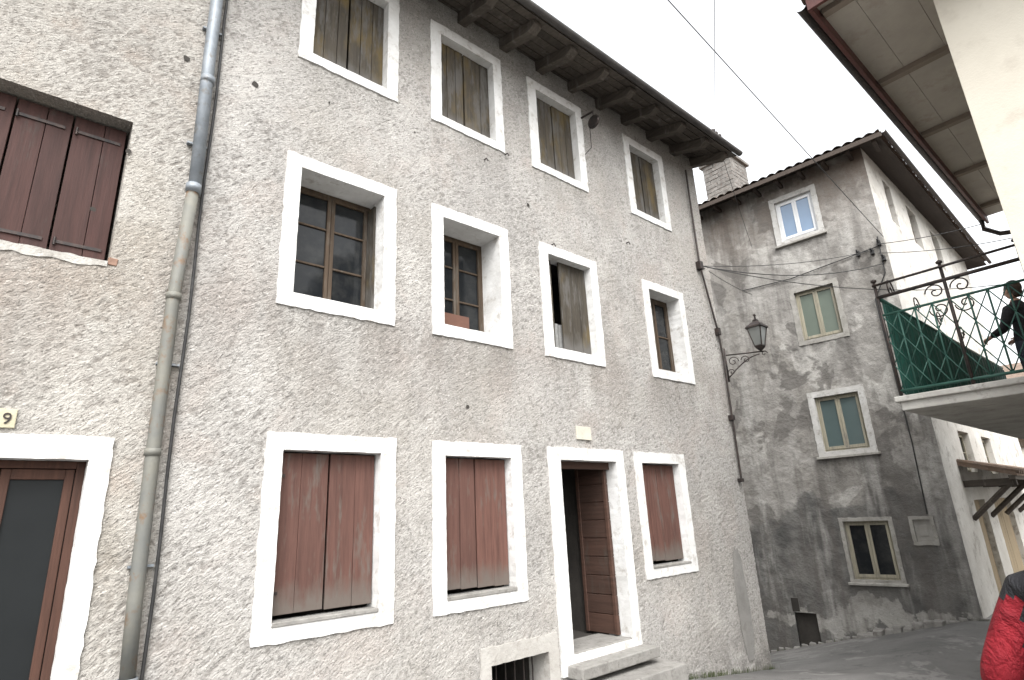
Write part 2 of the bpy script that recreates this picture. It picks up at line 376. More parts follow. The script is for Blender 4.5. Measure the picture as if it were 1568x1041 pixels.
for k,i,o,n in ops:
    dep=.12 if k in'tg' else .30
    if k=='m' and i==2: dep=.14
    surround(MAIN,'window_surround',o,n,H,depth=dep+.07)
    room(MAIN,n,dep+.06,dep+1.6,H)
    a,b,c,d=n
    if k=='t': shutter(MAIN,'weathered_shutters',a,b,c+.01,d,.10,H,SH_T,2,3,leafgap=.018,gap=.006)
    if k=='g':
        shutter(MAIN,'red_brown_shutters',a+.01,b-.01,c+.012,d-.014,.085,H,SH_G,2,2,leafgap=.014)
        mb=MB(MAIN);mb.box(a,b,-.024,.12,c-.03,c+.003,j=.004);mb.make('stone_sill',STEP,H,bevel=.006)
        for zz in (c+.2,d-.2):
            strap(MAIN,H,a+.02,a+.06,zz,.08)
    if k=='m' and i==0:
        casement(MAIN,'brown_casement',a,b,c,d,.30,H,SASH,GLASS,2,(.36,.68),.035,.038)
        mb=MB(MAIN);mb.box(b-.03,b-.005,.16,.30,c+.02,d-.05);mb.make('side_shutter',SH_T,H)
    if k=='m' and i==1:
        casement(MAIN,'brown_casement',a,b,c,d,.34,H,SASH,GLASS,2,(.36,.68),.035,.038)
        mb=MB(MAIN);mb.box(a+.12,b-.27,.27,.335,c+.03,c+.26);mb.make('wooden_box',m_simple('orange_wood',(.13,.065,.045),(.10,.05,.038)),H,bevel=.006)
    if k=='m' and i==2:
        mid=a+.30
        shutter(MAIN,'weathered_shutters',mid,b,c+.02,d,.10,H,SH_T,1,3)
        shutter(MAIN,'half_open_shutter',a,a+.17,c+.02,d,.12,H,SH_T,1,1)
        g=MB(MAIN)
        for q in range(14):
            x=a+.15+q*.05; g.poly([(x,.16+.02*(q%2),c),(x+.05,.16+.02*((q+1)%2),c),(x+.05,.16+.02*((q+1)%2),c+.40),(x,.16+.02*(q%2),c+.40)])
        g.make('lace_curtain',CURT,H)
    if k=='m' and i==3:
        casement(MAIN,'brown_casement',a+.34,b,c,d,.22,H,SASH,GLASS,1,(.5,))
        shutter(MAIN,'inner_shutter',a+.02,a+.3,c+.02,d,.60,H,SH_T,1,2)
# door
surround(MAIN,'door_surround',door_o,door_i,H,depth=.34,proud=.03)
room(MAIN,(4.85,5.85,-1.42,.61),.33,3.2,H,'hallway')
mb=MB(MAIN)
for q in range(9):
    z=-1.39+q*.218; mb.box(5.80,5.835,.14,.64,z,z+.209)
    mb.box(4.87,4.905,.14,.64,z,z+.209)
mb.box(5.812,5.83,.145,.635,-1.38,.55)
for y in (.14,.60):
    mb.box(5.785,5.80,y,y+.05,-1.39,.57);
mb.make('front_door_leaves',DOORW,H,bevel=.005)
mb=MB(MAIN);mb.box(4.85,5.85,.1,.16,.52,.61);mb.make('door_head_rail',DOORW,H,bevel=.004)
mb=MB(MAIN);mb.box(4.74,6.05,-.24,.35,-1.62,-1.50,j=.006);mb.box(4.85,5.85,-.02,.5,-1.50,-1.405,j=.003);mb.box(4.72,6.22,-.46,-.0,-1.95,-1.67,j=.008)
mb.make('door_steps',STEP,H,bevel=.014)
# basement
surround(MAIN,'basement_surround',bas_o,bas_i,H,depth=.3,mat=LPATCH)
room(MAIN,bas_i,.29,1.2,H)
mb=MB(MAIN)
for q in range(6): mb.tube([(3.82+q*.12,.16,-2.1),(3.82+q*.12,.16,-1.33)],.008)
mb.make('basement_bars',IRON,H)
mb=MB(MAIN);mb.box(5.17,5.43,-.022,0,.86,1.02,j=.003);mb.make('house_number_plaque',m_simple('enamel_plaque',(.50,.475,.41),(.44,.415,.35),8,.5),H,bevel=.004)
mb=MB(MAIN);blob(mb,8.43,-1.35,.15,.75,-.0095,60,.16,3);mb.make('cement_repair_patch',PATCH,H)
# side and back walls
mb=MB();mb.poly([(8.968,4.8,-3.2),(8.968,12.5,-3.2),(8.968,12.5,6.45),(8.968,8.3,7.8),(8.968,4.8,6.45)]);mb.poly([(.86,12.5,-3.2),(8.97,12.5,-3.2),(8.97,12.5,6.45),(.86,12.5,6.45)])
mb.make('side_and_back_walls',PL,H)
# eaves
def eave(x0,x1,parent,zt=6.33,ye=4.04,ze=6.09,sp=.66,seed=1):
    rr=random.Random(seed); s=(zt-ze)/(4.8-ye)
    mb=MB()
    x=x0+.12
    while x<x1-.05:
        w=.055+rr.random()*.02; e=ye+.03+rr.random()*.06
        zz=ze+(e-ye)*s
        b=len(mb.V)
        for xx in (x-w,x+w):
            for (y,z) in ((e,zz-.07),(e,zz),(4.95,zt+.05),(4.95,zt-.12),(4.45,ze+(4.45-ye)*s-.15),(e+.12,zz-.115)): mb.V.append((xx+rr.uniform(-.006,.006),y,z))
        for q in ((0,1,2,3,4,5),(6,7,8,9,10,11)): mb.F.append(tuple(b+i for i in q))
        for i in range(6): mb.F.append((b+i,b+(i+1)%6,b+6+(i+1)%6,b+6+i))
        mb.val+= [rr.random()]*8; mb.mi+=[0]*8
        x+=sp*rr.uniform(.93,1.07)
    mb.make('eave_rafters',EAVEW,parent,bevel=.006)
    mb=MB();y=ye
    while y<4.95:
        w=.15*rr.uniform(.8,1.2); z=ze+(y-ye)*s
        x=x0-.02
        while x<x1+.0:
            L=min(rr.uniform(1.0,2.2),x1+.02-x+.001); zz=z+rr.uniform(0,.006)
            b=len(mb.V)
            for xx in (x+.003,x+L-.003):
                for yy,dz in ((y+.004,0),(y+w-.004,w*s),(y+w-.004,w*s+.022),(y+.004,.022)): mb.V.append((xx,yy,zz+dz+.002))
            for q in ((0,1,2,3),(4,7,6,5),(0,4,5,1),(1,5,6,2),(2,6,7,3),(3,7,4,0)): mb.F.append(tuple(b+i for i in q))
            mb.val+=[rr.random()]*6;mb.mi+=[0]*6; x+=L
        y+=w
    mb.make('eave_boards',EAVEW,parent)
    g=MB();pts=[]
    for i in range(9):
        a=math.pi*i/8; pts.append((ye-.055-.055*math.cos(a),ze+.045-.055*math.sin(a)))
    for i in range(8):
        g.poly([(x0,*pts[i]),(x1+.04,*pts[i]),(x1+.04,*pts[i+1]),(x0,*pts[i+1])])
    g.poly([(x1+.04,p[0],p[1]) for p in pts])
    g.make('gutter',m_simple('dark_gutter',(.045,.042,.042),(.075,.07,.065),5,.6),parent)
    def fn(X,Y):
        t=np.minimum(Y-ye,12.8-Y-.0); Z=ze+.07+.36*np.maximum(t,0)+.035*np.cos(X*2*math.pi/.2)+.012*np.sin(Y*2*math.pi/.33)
        return X,Y,Z
    heightfield('tiled_roof',x0,x1,ye-.03,12.8,.033,.3,fn,TILE,parent)
eave(.84,9.20,H)
def pipe(parent):
    mb=MB(MAIN)
    mb.tube([(.775,-.09,6.1),(.78,-.09,4.0),(.80,-.085,2.62)],.050,14);
    for z in (5.0,3.72,2.66): mb.tube([(.79,-.09,z-.03),(.79,-.09,z+.03)],.057,14)
    mb.tube([(.785,-.075,-.86),(.785,-.075,-1.75)],.050,14)
    for z in (-.9,): mb.tube([(.785,-.075,z-.04),(.785,-.075,z+.04)],.060,14)
    mb.make('galvanised_lengths',GALV,parent,True)
    mb=MB(MAIN)
    mb.tube([(.79,-.08,2.62),(.755,-.07,1.7),(.76,-.07,.5),(.77,-.07,-.4),(.785,-.075,-.86)],.046,14)
    for z in (1.72,.55): mb.tube([(.757,-.07,z-.025),(.757,-.07,z+.025)],.053,14)
    mb.make('old_painted_length',OLDP,parent,True)
    mb=MB(MAIN)
    for z in (4.3,3.1,1.2,-.2): mb.box(.71,.86,-.04,.02,z-.008,z+.008)
    mb.make('pipe_brackets',GALV,parent)
DP=empty('downpipe');pipe(DP)
mb=MB(MAIN);mb.tube([(.875+.006*math.sin(i*1.3),-.03,6.0-i*.4) for i in range(21)],.012,8);mb.make('black_cable',BLACK,None,True)
C=empty('wall_conduit');mb=MB(MAIN)
mb.tube([(8.62,-.05,5.95),(8.60,-.05,4.6),(8.60,-.05,4.05),(8.70,-.05,3.6),(8.86,-.05,2.87),(8.90,-.05,2.4),(8.88,-.05,1.4),(8.86,-.05,.4)],.018,8)
mb.box(8.55,8.65,-.09,0,3.95,4.10);mb.box(8.84,8.91,-.08,0,2.80,2.93);mb.box(8.84,8.92,-.08,0,1.34,1.43);mb.box(8.82,8.89,-.08,0,.36,.42)
mb.make('conduit_and_boxes',IRON,C,bevel=.006)
Pn=empty('hoist_pulley');mb=MB(MAIN)
ring=[(5.86,-.22+.085*math.cos(a),5.60+.085*math.sin(a)) for a in np.linspace(0,2*math.pi,17)]
mb.tube(ring,.026,6);mb.tube([(5.84,-.22,5.60),(5.88,-.22,5.60)],.078,12);mb.tube([(5.83,.0,5.78),(5.84,-.24,5.76),(5.86,-.22,5.60)],.018,6);mb.tube([(5.86,-.14,5.6),(5.86,-.13,5.2),(5.80,-.05,5.1)],.006,6)
mb.make('pulley_wheel_and_arm',IRON,Pn,False)
hk=empty('wall_hooks');mb=MB(MAIN)
for (x,z) in ((4.99,3.40),(4.25,4.47),(3.9,4.25),(6.62,3.9)):
    mb.tube([(x,.02,z),(x,-.05,z),(x+.01,-.065,z-.04)],.009,6)
mb.make('iron_hooks',IRON,hk)
mb=MB(MAIN)
for (x,z,r) in ((1.19,3.95,.03),(.62,3.92,.028),(4.60,3.86,.026),(.33,2.86,.02),(2.9,4.2,.012),(.18,2.30,.02),(3.55,1.12,.022),(6.5,3.9,.012),(1.9,4.1,.012)):
    mb.poly([(x+r*math.cos(a)*random.uniform(.7,1.2),-.0095,z+r*math.sin(a)*random.uniform(.7,1.2)) for a in np.linspace(0,2*math.pi,11)[:-1]])
mb.make('putlog_hole_shade_discs',DARK,H)  # flat dark discs on the wall; shade inside each hole is painted
# ================================================================== LEFT NEIGHBOUR
N=empty('neighbouring_townhouse')
wi=(-1.05,.33,1.90,3.13)
dn_o=(-1.35,.53,-1.75,.645);dn_i=(-1.22,.405,-1.62,.495)
wall('front_wall',MAIN,-7,.86,-2.4,6.45,[(wi[0],wi[1],wi[2],wi[3]),(-1.27,.455,-1.7,.545)],lambda x:.04 if x<-1.2 else .0136,.014,PL2,N,relief_rough)
room(MAIN,wi,-.0,.9,N,'window_reveal',PL2,0)
shutter(MAIN,'brown_shutters',wi[0]+.01,wi[1]-.02,wi[2]+.03,wi[3]-.02,.14,N,SH_L,4,2,rails=False)
for a in (-.70,-.35,0.0):
    for z in (2.05,2.98): strap(MAIN,N,a-.0,a+.28,z,.14)
mb=MB(MAIN)
top=[];bot=[]
for q in range(60):
    x=wi[0]-.05+q*(1.42/59); top.append((x,wi[2]+.012+.012*float(vn(q*.4,3))));bot.append((x,wi[2]-.02-.035*float(vn(q*.35,9))))
for q in range(59):
    mb.poly([(top[q][0],-.016,top[q][1]),(top[q+1][0],-.016,top[q+1][1]),(bot[q+1][0],-.008,bot[q+1][1]),(bot[q][0],-.008,bot[q][1])])
    mb.poly([(top[q][0],-.016,top[q][1]),(top[q+1][0],-.016,top[q+1][1]),(top[q+1][0],.14,top[q+1][1]+.01),(top[q][0],.14,top[q][1]+.01)])
    mb.poly([(bot[q][0],-.008,bot[q][1]),(bot[q+1][0],-.008,bot[q+1][1]),(bot[q+1][0],.03,bot[q+1][1]),(bot[q][0],.03,bot[q][1])])
mb.make('rough_mortar_sill',m_simple('lime_mortar',(.50,.49,.46),(.38,.36,.33),6,.9,.015,30,dirt=(.26,.235,.205)),N)
mb=MB(MAIN);mb.box(.32,.38,-.010,.03,1.90,1.955,j=.004);mb.make('exposed_brick',m_simple('brick_red',(.20,.12,.09),(.24,.15,.11)),N,bevel=.006)
surround(MAIN,'door_surround',dn_o,dn_i,N,depth=.22,proud=.02)
room(MAIN,dn_i,.21,.8,N)
a,b,c,d=dn_i
mb=MB(MAIN)
mb.box(a,a+.05,.10,.17,c,d);mb.box(b-.05,b,.10,.17,c,d);mb.box(a+.05,b-.05,.10,.17,d-.05,d)
w=(b-a-.10)/4
for l in range(4):
    p=a+.05+l*w;q=p+w-.005
    mb.box(p,p+.05,.11,.155,c,d-.055);mb.box(q-.05,q,.11,.155,c,d-.055);mb.box(p+.05,q-.05,.11,.155,d-.12,d-.055);mb.box(p+.05,q-.05,.11,.155,c,c+.3)
mb.make('glazed_door_frame',LDOOR,N,bevel=.004)
mb=MB(MAIN);mb.box(a+.05,b-.05,.128,.136,c,d-.08);mb.make('door_glass',DOORG,N)
mb=MB(MAIN);mb.box(-.30,-.005,-.018,0,.68,.80);mb.make('number_plaque',m_simple('yellow_plaque',(.44,.405,.29),(.38,.35,.25),8,.5),N,bevel=.004)
tx=bpy.data.curves.new('numeral_nine','FONT');tx.body='9';tx.size=.10;tx.extrude=.002
to=bpy.data.objects.new('numeral_nine',tx);sc.collection.objects.link(to);to.location=(-.075,4.8-.022,.705);to.rotation_euler=(math.pi/2,0,0);tx.materials.append(IRON);to.parent=N
mb=MB();mb.poly([(-7,4.8,-3),(-7,12.5,-3),(-7,12.5,6.45),(-7,8.3,7.8),(-7,4.8,6.45)]);mb.make('side_wall',PL2,N)
eave(-7.0,.82,N,seed=4)
# ================================================================== GREY HOUSE
G=empty('grey_corner_house')
wr=[(1.02,2.05,5.68,6.90),(1.0,2.0,3.28,4.6),(.97,2.05,.87,2.24),(1.0,1.93,-1.53,-.32),(.35,.74,-.84,-.33)]
def shrink(o,k,kb=None): return (o[0]+k,o[1]-k,o[2]+(kb or k),o[3]-k)
inn=[shrink(wr[0],.11),shrink(wr[1],.10),shrink(wr[2],.12),shrink(wr[3],.07),shrink(wr[4],.06)]
hl=[(o[0]+.03,o[1]-.03,o[2]+.03,o[3]-.03) for o in wr]+[(2.68,3.10,-2.75,-2.12)]
wall('alley_wall',GL,-.0,7.5,-3.6,7.35,hl,.03,.035,GR,G,relief_patchy)
GSUR=m_simple('aged_surround',(.32,.31,.285),(.235,.225,.205),5,.9,.006,20,dirt=(.15,.137,.122))
GSW=m_simple('aged_white_surround',(.48,.475,.46),(.37,.36,.34),4,.9,.006,20,dirt=(.2,.185,.165),dk=.75)
surround(GL,'window_surround',wr[0],inn[0],G,depth=.16,mat=GSW);surround(GL,'window_surround',wr[1],inn[1],G,depth=.16,mat=GSUR)
surround(GL,'window_surround',wr[2],inn[2],G,depth=.16,mat=GSW);surround(GL,'window_surround',wr[3],inn[3],G,depth=.16,mat=GSUR,proud=.02)
surround(GL,'meter_box_surround',wr[4],inn[4],G,depth=.06,mat=GSUR,proud=.02)
for i,(m,g,bars) in enumerate([(WSASH,BLUEG,()),(OLDSASH,GREENG,()),(OLDSASH,TEALG,()),(OLDSASH,GLASS,())]):
    a,b,c,d=inn[i];casement(GL,'casement',a,b,c,d,.07,G,m,g,2,bars,.035 if i else .05,.045);room(GL,inn[i],.15,.5,G)
mb=MB(GL);mb.box(inn[4][0]+.0,inn[4][1],.03,.05,inn[4][2],inn[4][3]);mb.box(inn[4][0]+.07,inn[4][1]-.07,.015,.03,inn[4][2]+.1,inn[4][3]-.1);mb.make('meter_box_door',m_simple('meter_box_grey',(.3,.29,.27),(.24,.23,.21)),G,bevel=.004)
mb=MB(GL)
for o in (wr[0],wr[2],wr[3]): mb.box(o[0]-.04,o[1]+.04,-.07,.05,o[2]-.03,o[2]+.02,j=.003)
mb.make('window_sills',GSUR,G,bevel=.008)
mb=MB(GL);mb.box(2.66,3.12,.1,.4,-2.75,-2.10);mb.box(2.98,3.12,-.012,.3,-2.10,-1.85);mb.make('low_opening',DARK,G)
# street face
hs=[(14.19-13,14.75-13,5.95,7.0),(16.0-13,16.8-13,5.95,6.98),(18.2-13,19.0-13,5.95,6.98),(1.9,2.9,.45,1.30),(4.2,5.2,.45,1.30),(1.7,2.7,-2.6,-.10),(3.6,5.6,-2.6,-.10)]
wall('street_wall',GS,0,9.7,-3.4,7.35,hs,.05,.02,STWHITE,G,relief_patchy)
for i,h in enumerate(hs):
    if i<5:
        casement(GS,'street_casement',*h,.12,G,OLDSASH if i>2 else SASH,GLASS,2,(.5,));room(GS,h,.0,.5,G,'reveal',STWHITE,0)
    else:
        shutter(GS,'ochre_doors',h[0],h[1],h[2],h[3],.1,G,OCHD,2,4);room(GS,h,0,.5,G,'reveal',STWHITE,0)
mb=MB(GS)
mb.poly([(1.1,0,.62),(7.5,0,.62),(7.5,-.85,.36),(1.1,-.85,.36)]);mb.poly([(1.1,0,.56),(7.5,0,.56),(7.5,-.85,.30),(1.1,-.85,.30)]);mb.poly([(1.1,-.85,.36),(7.5,-.85,.36),(7.5,-.85,.30),(1.1,-.85,.30)]);mb.poly([(1.1,0,.62),(1.1,-.85,.36),(1.1,-.85,.30),(1.1,0,.56)])
for i in range(32):
    u=1.15+i*.2; mb.tube([(u,0,.64),(u,-.9,.38)],.05,8)
mb.make('porch_tiles',TILE,G,False)
mb=MB(GS)
for u in (1.2,2.9,4.6,6.3):
    mb.box(u,u+.12,-.8,0,.14,.27);mb.tube([(u+.06,-.7,.18),(u+.06,0,-.45)],.05,6)
mb.box(1.1,7.5,-.82,-.72,.24,.32)
mb.make('porch_timbers',EAVEW,G)
A_,B_=8.6,10.8; og=.48
def ghip(dz,corr):
    def fn(X,Y):
        t=np.minimum(np.minimum(X,Y),np.minimum(A_-X,B_-Y))
        Z=7.16+.34*np.maximum(t,0)+dz
        if corr: Z=Z+.05*np.where(X>Y,np.abs(np.cos(X*math.pi/.2)),np.abs(np.cos(Y*math.pi/.2)))
        tt=X-og; dd=Y-og
        o=GL.o;wx=o.x+GL.u.x*tt+GS.u.x*dd;wy=o.y+GL.u.y*tt+GS.u.y*dd
        return wx,wy,Z
    return fn
heightfield('tiled_roof',0,A_,0,B_,.028,.028*4,ghip(.10,True),TILE,G)
heightfield('roof_soffit',0.02,A_-.02,0.02,B_-.02,.2,.2,ghip(.0,False),EAVED,G)
mb=MB(GL)
t=-.3
while t<7: mb.box(t-.035,t+.035,-.42,.05,7.09,7.17);t+=.5
mb.box(-og-.0,A_-og,-og-.03,-og+.002,7.12,7.22);mb.make('alley_rafters_and_board',EAVED,G)
mb=MB(GS);g=[( -og-.02-.05-.05*math.cos(math.pi*i/6),7.22-.05*math.sin(math.pi*i/6)) for i in range(7)]
for i in range(6): mb.poly([(-og,g[i][0],g[i][1]),(B_-og,g[i][0],g[i][1]),(B_-og,g[i+1][0],g[i+1][1]),(-og,g[i+1][0],g[i+1][1])])
mb.make('gutter',IRON,G)
mb=MB();p=GL(7.5,0,-3.6);q=GS(9.7,0,-3.4)
mb.poly([(q.x,q.y,-3.4),(q.x,q.y+7,-3.4),(q.x,q.y+7,7.2),(q.x,q.y,7.2)]);mb.poly([(p.x,p.y,-3.6),(q.x,p.y,-3.6),(q.x,p.y,7.2),(p.x,p.y,7.2)]);mb.make('rear_walls',GR,G)
# chimney
CH=empty('masonry_chimney')
mb=MB()
rr=random.Random(3)
for k in range(16):
    z=7.0+k*.115
    for (a,b,c,d) in ((13.15,13.40,5.95,6.75),(13.41,14.0,5.95,6.75)):
        ys=[c]+sorted(rr.uniform(c+.15,d-.15) for _ in range(2))+[d]
        for p,q in zip(ys,ys[1:]): mb.box(a-rr.random()*.015,b,p+.004,q-.004,z,z+.106,j=.006)
mb.box(13.08,14.07,5.88,6.82,8.84,8.90,j=.01)
mb.make('chimney_stack',BRICK,CH,bevel=.01)
AN=empty('cable_mast');mb=MB();mb.tube([(9.05,4.3,6.15),(9.05,4.3,6.75)],.02,8);mb.tube([(8.95,4.3,6.62),(9.22,4.25,6.62)],.012,6)
for x in (8.96,9.08,9.2): mb.lathe((x,4.28,6.62),[(0,0),(.03,.01),(.035,.05),(.02,.08),(0,.09)],8)
mb.make('mast_and_insulators',IRON,AN)
# ================================================================== CREAM HOUSE right
K=empty('cream_corner_house')
mb=MB();mb.box(6.2,13.2,-7,.54,-2.6,5.02);mb.make('walls',CREAM,K)
mb=MB()
y=-7.3
while y<1.38:
    mb.box(5.62,13.28,y+.002,min(y+.42,1.40)-.002,5.0,5.02);y+=.42
mb.make('soffit_boards',SOFF,K)
mb=MB()
for x in np.arange(5.80,13.2,1.7): mb.box(x,x+.09,-7.2,1.38,4.93,4.998)
mb.make('soffit_beams',SOFB,K,bevel=.005)
mb=MB();mb.box(5.58,13.30,1.40,1.44,4.86,5.08);mb.box(5.56,5.60,-7.3,1.44,4.87,5.12);mb.box(5.54,5.62,-7.3,1.50,5.12,5.17)
mb.make('fascia',FASC,K,bevel=.004)
mb=MB();g=[(1.445+.055-.055*math.cos(math.pi*i/8),4.99-.055*math.sin(math.pi*i/8)) for i in range(9)]
for i in range(8): mb.poly([(5.58,*g[i]),(13.36,*g[i]),(13.36,*g[i+1]),(5.58,*g[i+1])])
mb.tube([(13.3,1.5,4.95),(13.3,1.5,4.78),(13.3,1.3,4.6),(13.25,.7,4.45),(13.25,.62,4.3),(13.25,.62,-2)],.045,8)
mb.make('gutter',IRON,K,True)
def kr(X,Y):
    t=np.minimum(Y+7.4,1.5-Y);return X,Y,5.12+.33*np.maximum(t,0)+.03*np.cos(X*2*math.pi/.2)
heightfield('tiled_roof',5.5,13.35,-7.4,1.5,.035,.3,kr,TILE,K)
# balcony
BL=empty('iron_balcony')
mb=MB();mb.box(7.0,13.2,.545,1.86,.87,1.0);mb.box(6.96,13.24,.545,1.90,.96,1.02);mb.make('concrete_slab',CONC,BL,bevel=.01)
mb=MB();mg=MB()
y1=1.84;x0=7.03
mb.tube([(x0,.56,2.13),(x0,y1,2.13)],.020,8);mg.tube([(x0,y1,2.13),(13.2,y1,2.13)],.022,8)
mg.tube([(x0,.56,1.08),(x0,y1,1.08)],.016,8);mg.tube([(x0,y1,1.08),(13.2,y1,1.08)],.014,8)
mg.tube([(x0,.56,1.92),(x0,y1,1.92)],.014,8);mb.tube([(x0-.02,.56,2.27),(x0-.02,y1+.02,2.27)],.014,8)
for y in (.6,1.22,y1): mb.tube([(x0,y,1.0),(x0,y,2.30)],.016,8);mb.lathe((x0,y,2.3),[(0,0),(.03,.015),(.03,.035),(0,.055)],8)
y=.60;step=.155
while y<y1-.02:
    mg.tube([(x0,y,1.08),(x0,y,1.92)],.009,6)
    ye_=min(y+step,y1)
    for z in (1.08,1.36,1.64): 
        mg.tube([(x0-.006,y,z),(x0-.006,ye_,z+.28)],.006,5)
        mg.tube([(x0+.006,ye_,z),(x0+.006,y,z+.28)],.006,5)
    y+=step
for x in np.arange(7.2,13.2,.14): mg.tube([(x,y1,1.08),(x,y1,2.13)],.007,5)
def spiral(cy,cz,r,turns,s,st=0):
    return [(x0,cy+s*r*(1-t)*math.cos(st+turns*2*math.pi*t),cz+r*(1-t)*math.sin(st+turns*2*math.pi*t)) for t in np.linspace(0,.9,26)]
for y in (1.10,1.32):
    mb.tube(spiral(y,2.03,.09,1.5,1),.007,6);mb.tube(spiral(y,1.84,.09,1.5,-1,math.pi),.007,6)
for x in (7.6,8.6,9.6,10.8): 
    mb.tube([(p[1]-1.46+x,y1,p[2]+.36) for p in spiral(1.46,2.0,.14,1.5,1)],.008,6)
mb.make('scroll_railing',IRON,BL,True);mg.make('green_lattice_railing',GRIRON,BL,True)
mb=MB();n=300
for i in range(n):
    a=7.06+(13.15-7.06)*i/n;b=7.06+(13.15-7.06)*(i+1)/n
    f=lambda x:1.815+.012*math.sin(x*2*math.pi/.09)
    mb.poly([(a,f(a),1.04),(b,f(b),1.04),(b,f(b),2.08),(a,f(a),2.08)])
mb.make('green_corrugated_screen',GREEN,BL,True)
def lantern(name,c,s,parent):
    mb=MB();x,y,z=c
    R=math.pi/4
    mb.lathe((x,y,z),[(.0,-.30*s),(.03*s,-.29*s),(.07*s,-.25*s),(.095*s,-.22*s),(.095*s,-.205*s)],4,0,R)
    mb.lathe((x,y,z),[(.165*s,.10*s),(.20*s,.10*s),(.19*s,.13*s),(.09*s,.20*s),(.055*s,.22*s),(.05*s,.25*s),(.02*s,.27*s),(.015*s,.31*s),(.03*s,.33*s),(0,.37*s)],4,0,R)
    for k in range(4):
        a=R+k*math.pi/2; mb.tube([(x+.085*s*math.cos(a),y+.085*s*math.sin(a),z-.21*s),(x+.165*s*math.cos(a),y+.165*s*math.sin(a),z+.11*s)],.01*s,5)
    mb.make('lantern_frame',IRON,parent)
    g=MB();g.lathe((x,y,z),[(.08*s,-.20*s),(.158*s,.10*s)],4,0,R);g.make('lantern_panes',LAMPG,parent)
    b=MB();b.lathe((x,y,z),[(0,-.12*s),(.03*s,-.1*s),(.045*s,-.03*s),(.03*s,.04*s),(.02*s,.08*s)],10);b.make('bulb',WSASH,parent,True)
SL=empty('wall_street_lantern')
lantern('l',(9.30,4.28,2.77),1.0,SL)
mb=MB();o=Vector((8.99,4.76,2.42));e=Vector((9.30,4.28,2.42));dv=(e-o)
def at(t,dz): p=o+dv*t;return (p.x,p.y,p.z+dz)
mb.tube([at(0,-.42),at(0,.16)],.016,8);mb.tube([at(0,.04),at(1.12,.04)],.013,8);mb.tube([at(1,.04),at(1,.1)],.02,8)
mb.tube([at(t,-.36+.36*math.sin(t*math.pi/2)) for t in np.linspace(0.02,.95,12)],.011,6)
for (ct,cz,r,tn,s) in ((.2,-.08,.09,1.5,1),(.55,-.07,.075,1.5,-1),(1.08,.0,.05,1.3,1),(.12,-.26,.06,1.3,-1)):
    mb.tube([at(ct+s*r*1.75*(1-t)*math.cos(tn*6.283*t),cz+r*(1-t)*math.sin(tn*6.283*t)) for t in np.linspace(0,.9,22)],.008,6)
mb.make('scroll_bracket',IRON,SL,True)
# ================================================================== CABLES
CB=empty('overhead_cables');mb=MB()
def cab(a,b,sag,r=.008,n=14):
    a=Vector(a);b=Vector(b);mb.tube([tuple(a.lerp(b,t)-Vector((0,0,sag*4*t*(1-t)))) for t in np.linspace(0,1,n)],r,6)
cab((-5,2.13,6.23),(12.95,3.02,5.15),.0,.006)
cab((3.2,1.0,5.6),(9.05,4.28,6.7),.02,.004)
J=(8.62,4.74,4.02)
cab(J,GL(.25,-.03,4.95),.12,.006);cab(J,GL(.1,-.03,4.6),.22,.008);cab(J,GL(2.8,-.02,4.75),.05,.006)
cab(J,(13.1,1.5,3.6),.25,.007)
cab(GL(.15,-.03,5.05),(13.2,1.45,4.85),.05,.007);cab(GL(.15,-.03,4.85),(13.2,1.0,4.4),.08,.007)
cab((9.05,4.28,6.6),GL(2.6,-.02,5.9),.05,.005)
mb.make('cables',BLACK,CB,True)
mb=MB(GL);mb.tube([(.1,-.04,5.2),(.12,-.04,4.4),(.4,-.04,3.9),(.38,-.04,1.0),(.42,-.04,-.3)],.012,6);mb.tube([(3.0,-.03,4.9),(1.9,-.03,4.85),(.1,-.03,5.0)],.010,6)
for t,z in ((.1,5.05),(.25,4.9),(.5,4.95),(.08,4.7)): mb.box(t-.03,t+.03,-.10,0,z-.05,z+.05);mb.tube([(t,-.1,z),(t,-.18,z+.05)],.016,6)
mb.make('wall_cables_and_insulators',BLACK,G)
# ================================================================== GROUND
def gz(x,y):
    x=np.asarray(x,float);y=np.asarray(y,float)
    b=-1.62-.085*(np.clip(x,4,9)-4)
    w=np.clip((x-5)/7,0,1)*.8+.2
    return b-.25*np.clip(y-3.2,0,5)*w*np.clip((x-3)/3,0,1)
t=NT('worn_asphalt')
c=t.mix(t.ramp(t.noise(.5,5,.65),.4,.6),(.12,.118,.113),(.18,.175,.168))
c=t.mix(t.ramp(t.noise(1.3,5,.7,dist=.5),.55,.6,0,.7),c,(.27,.262,.25))
c=t.mix(t.ramp(t.noise(2.6,4,.7,rot=(0,0,.6),dist=.8),.57,.63,0,.5),c,(.075,.073,.07))
c=t.mix(t.ramp(t.noise(140,3,.6),.45,.65,0,.5),c,(.09,.088,.085))
t.bump(t.math('ADD',t.noise(120,3,.7),t.math('MULTIPLY',t.noise(6,4,.6),3)),.010,.8)
ASPH=t.out(c,.75)
xs=np.concatenate([[-300,-100,-40,-15],np.arange(-8,26,.12),[30,45,100,300]])
ys=np.concatenate([[-300,-100,-30,-12],np.arange(-6,9,.12),[12,30,100,300]])
X,Y=np.meshgrid(xs,ys,indexing='ij');Z=gz(X,Y)+.03*(fbm(X*1.1,Y*1.1,4,3)-.5)*np.where((X>-9)&(X<27),1,0)
n=len(ys);I,Jx=np.meshgrid(np.arange(len(xs)-1),np.arange(n-1),indexing='ij');a=(I*n+Jx).ravel()
me=bpy.data.meshes.new('ground');me.from_pydata(np.stack([X,Y,Z],-1).reshape(-1,3).tolist(),[],np.stack([a,a+n,a+n+1,a+1],-1).tolist())
me.materials.append(ASPH);me.polygons.foreach_set('use_smooth',[True]*len(me.polygons));ob=bpy.data.objects.new('ground',me);sc.collection.objects.link(ob)
LG=MB(GL)
rr=random.Random(9)
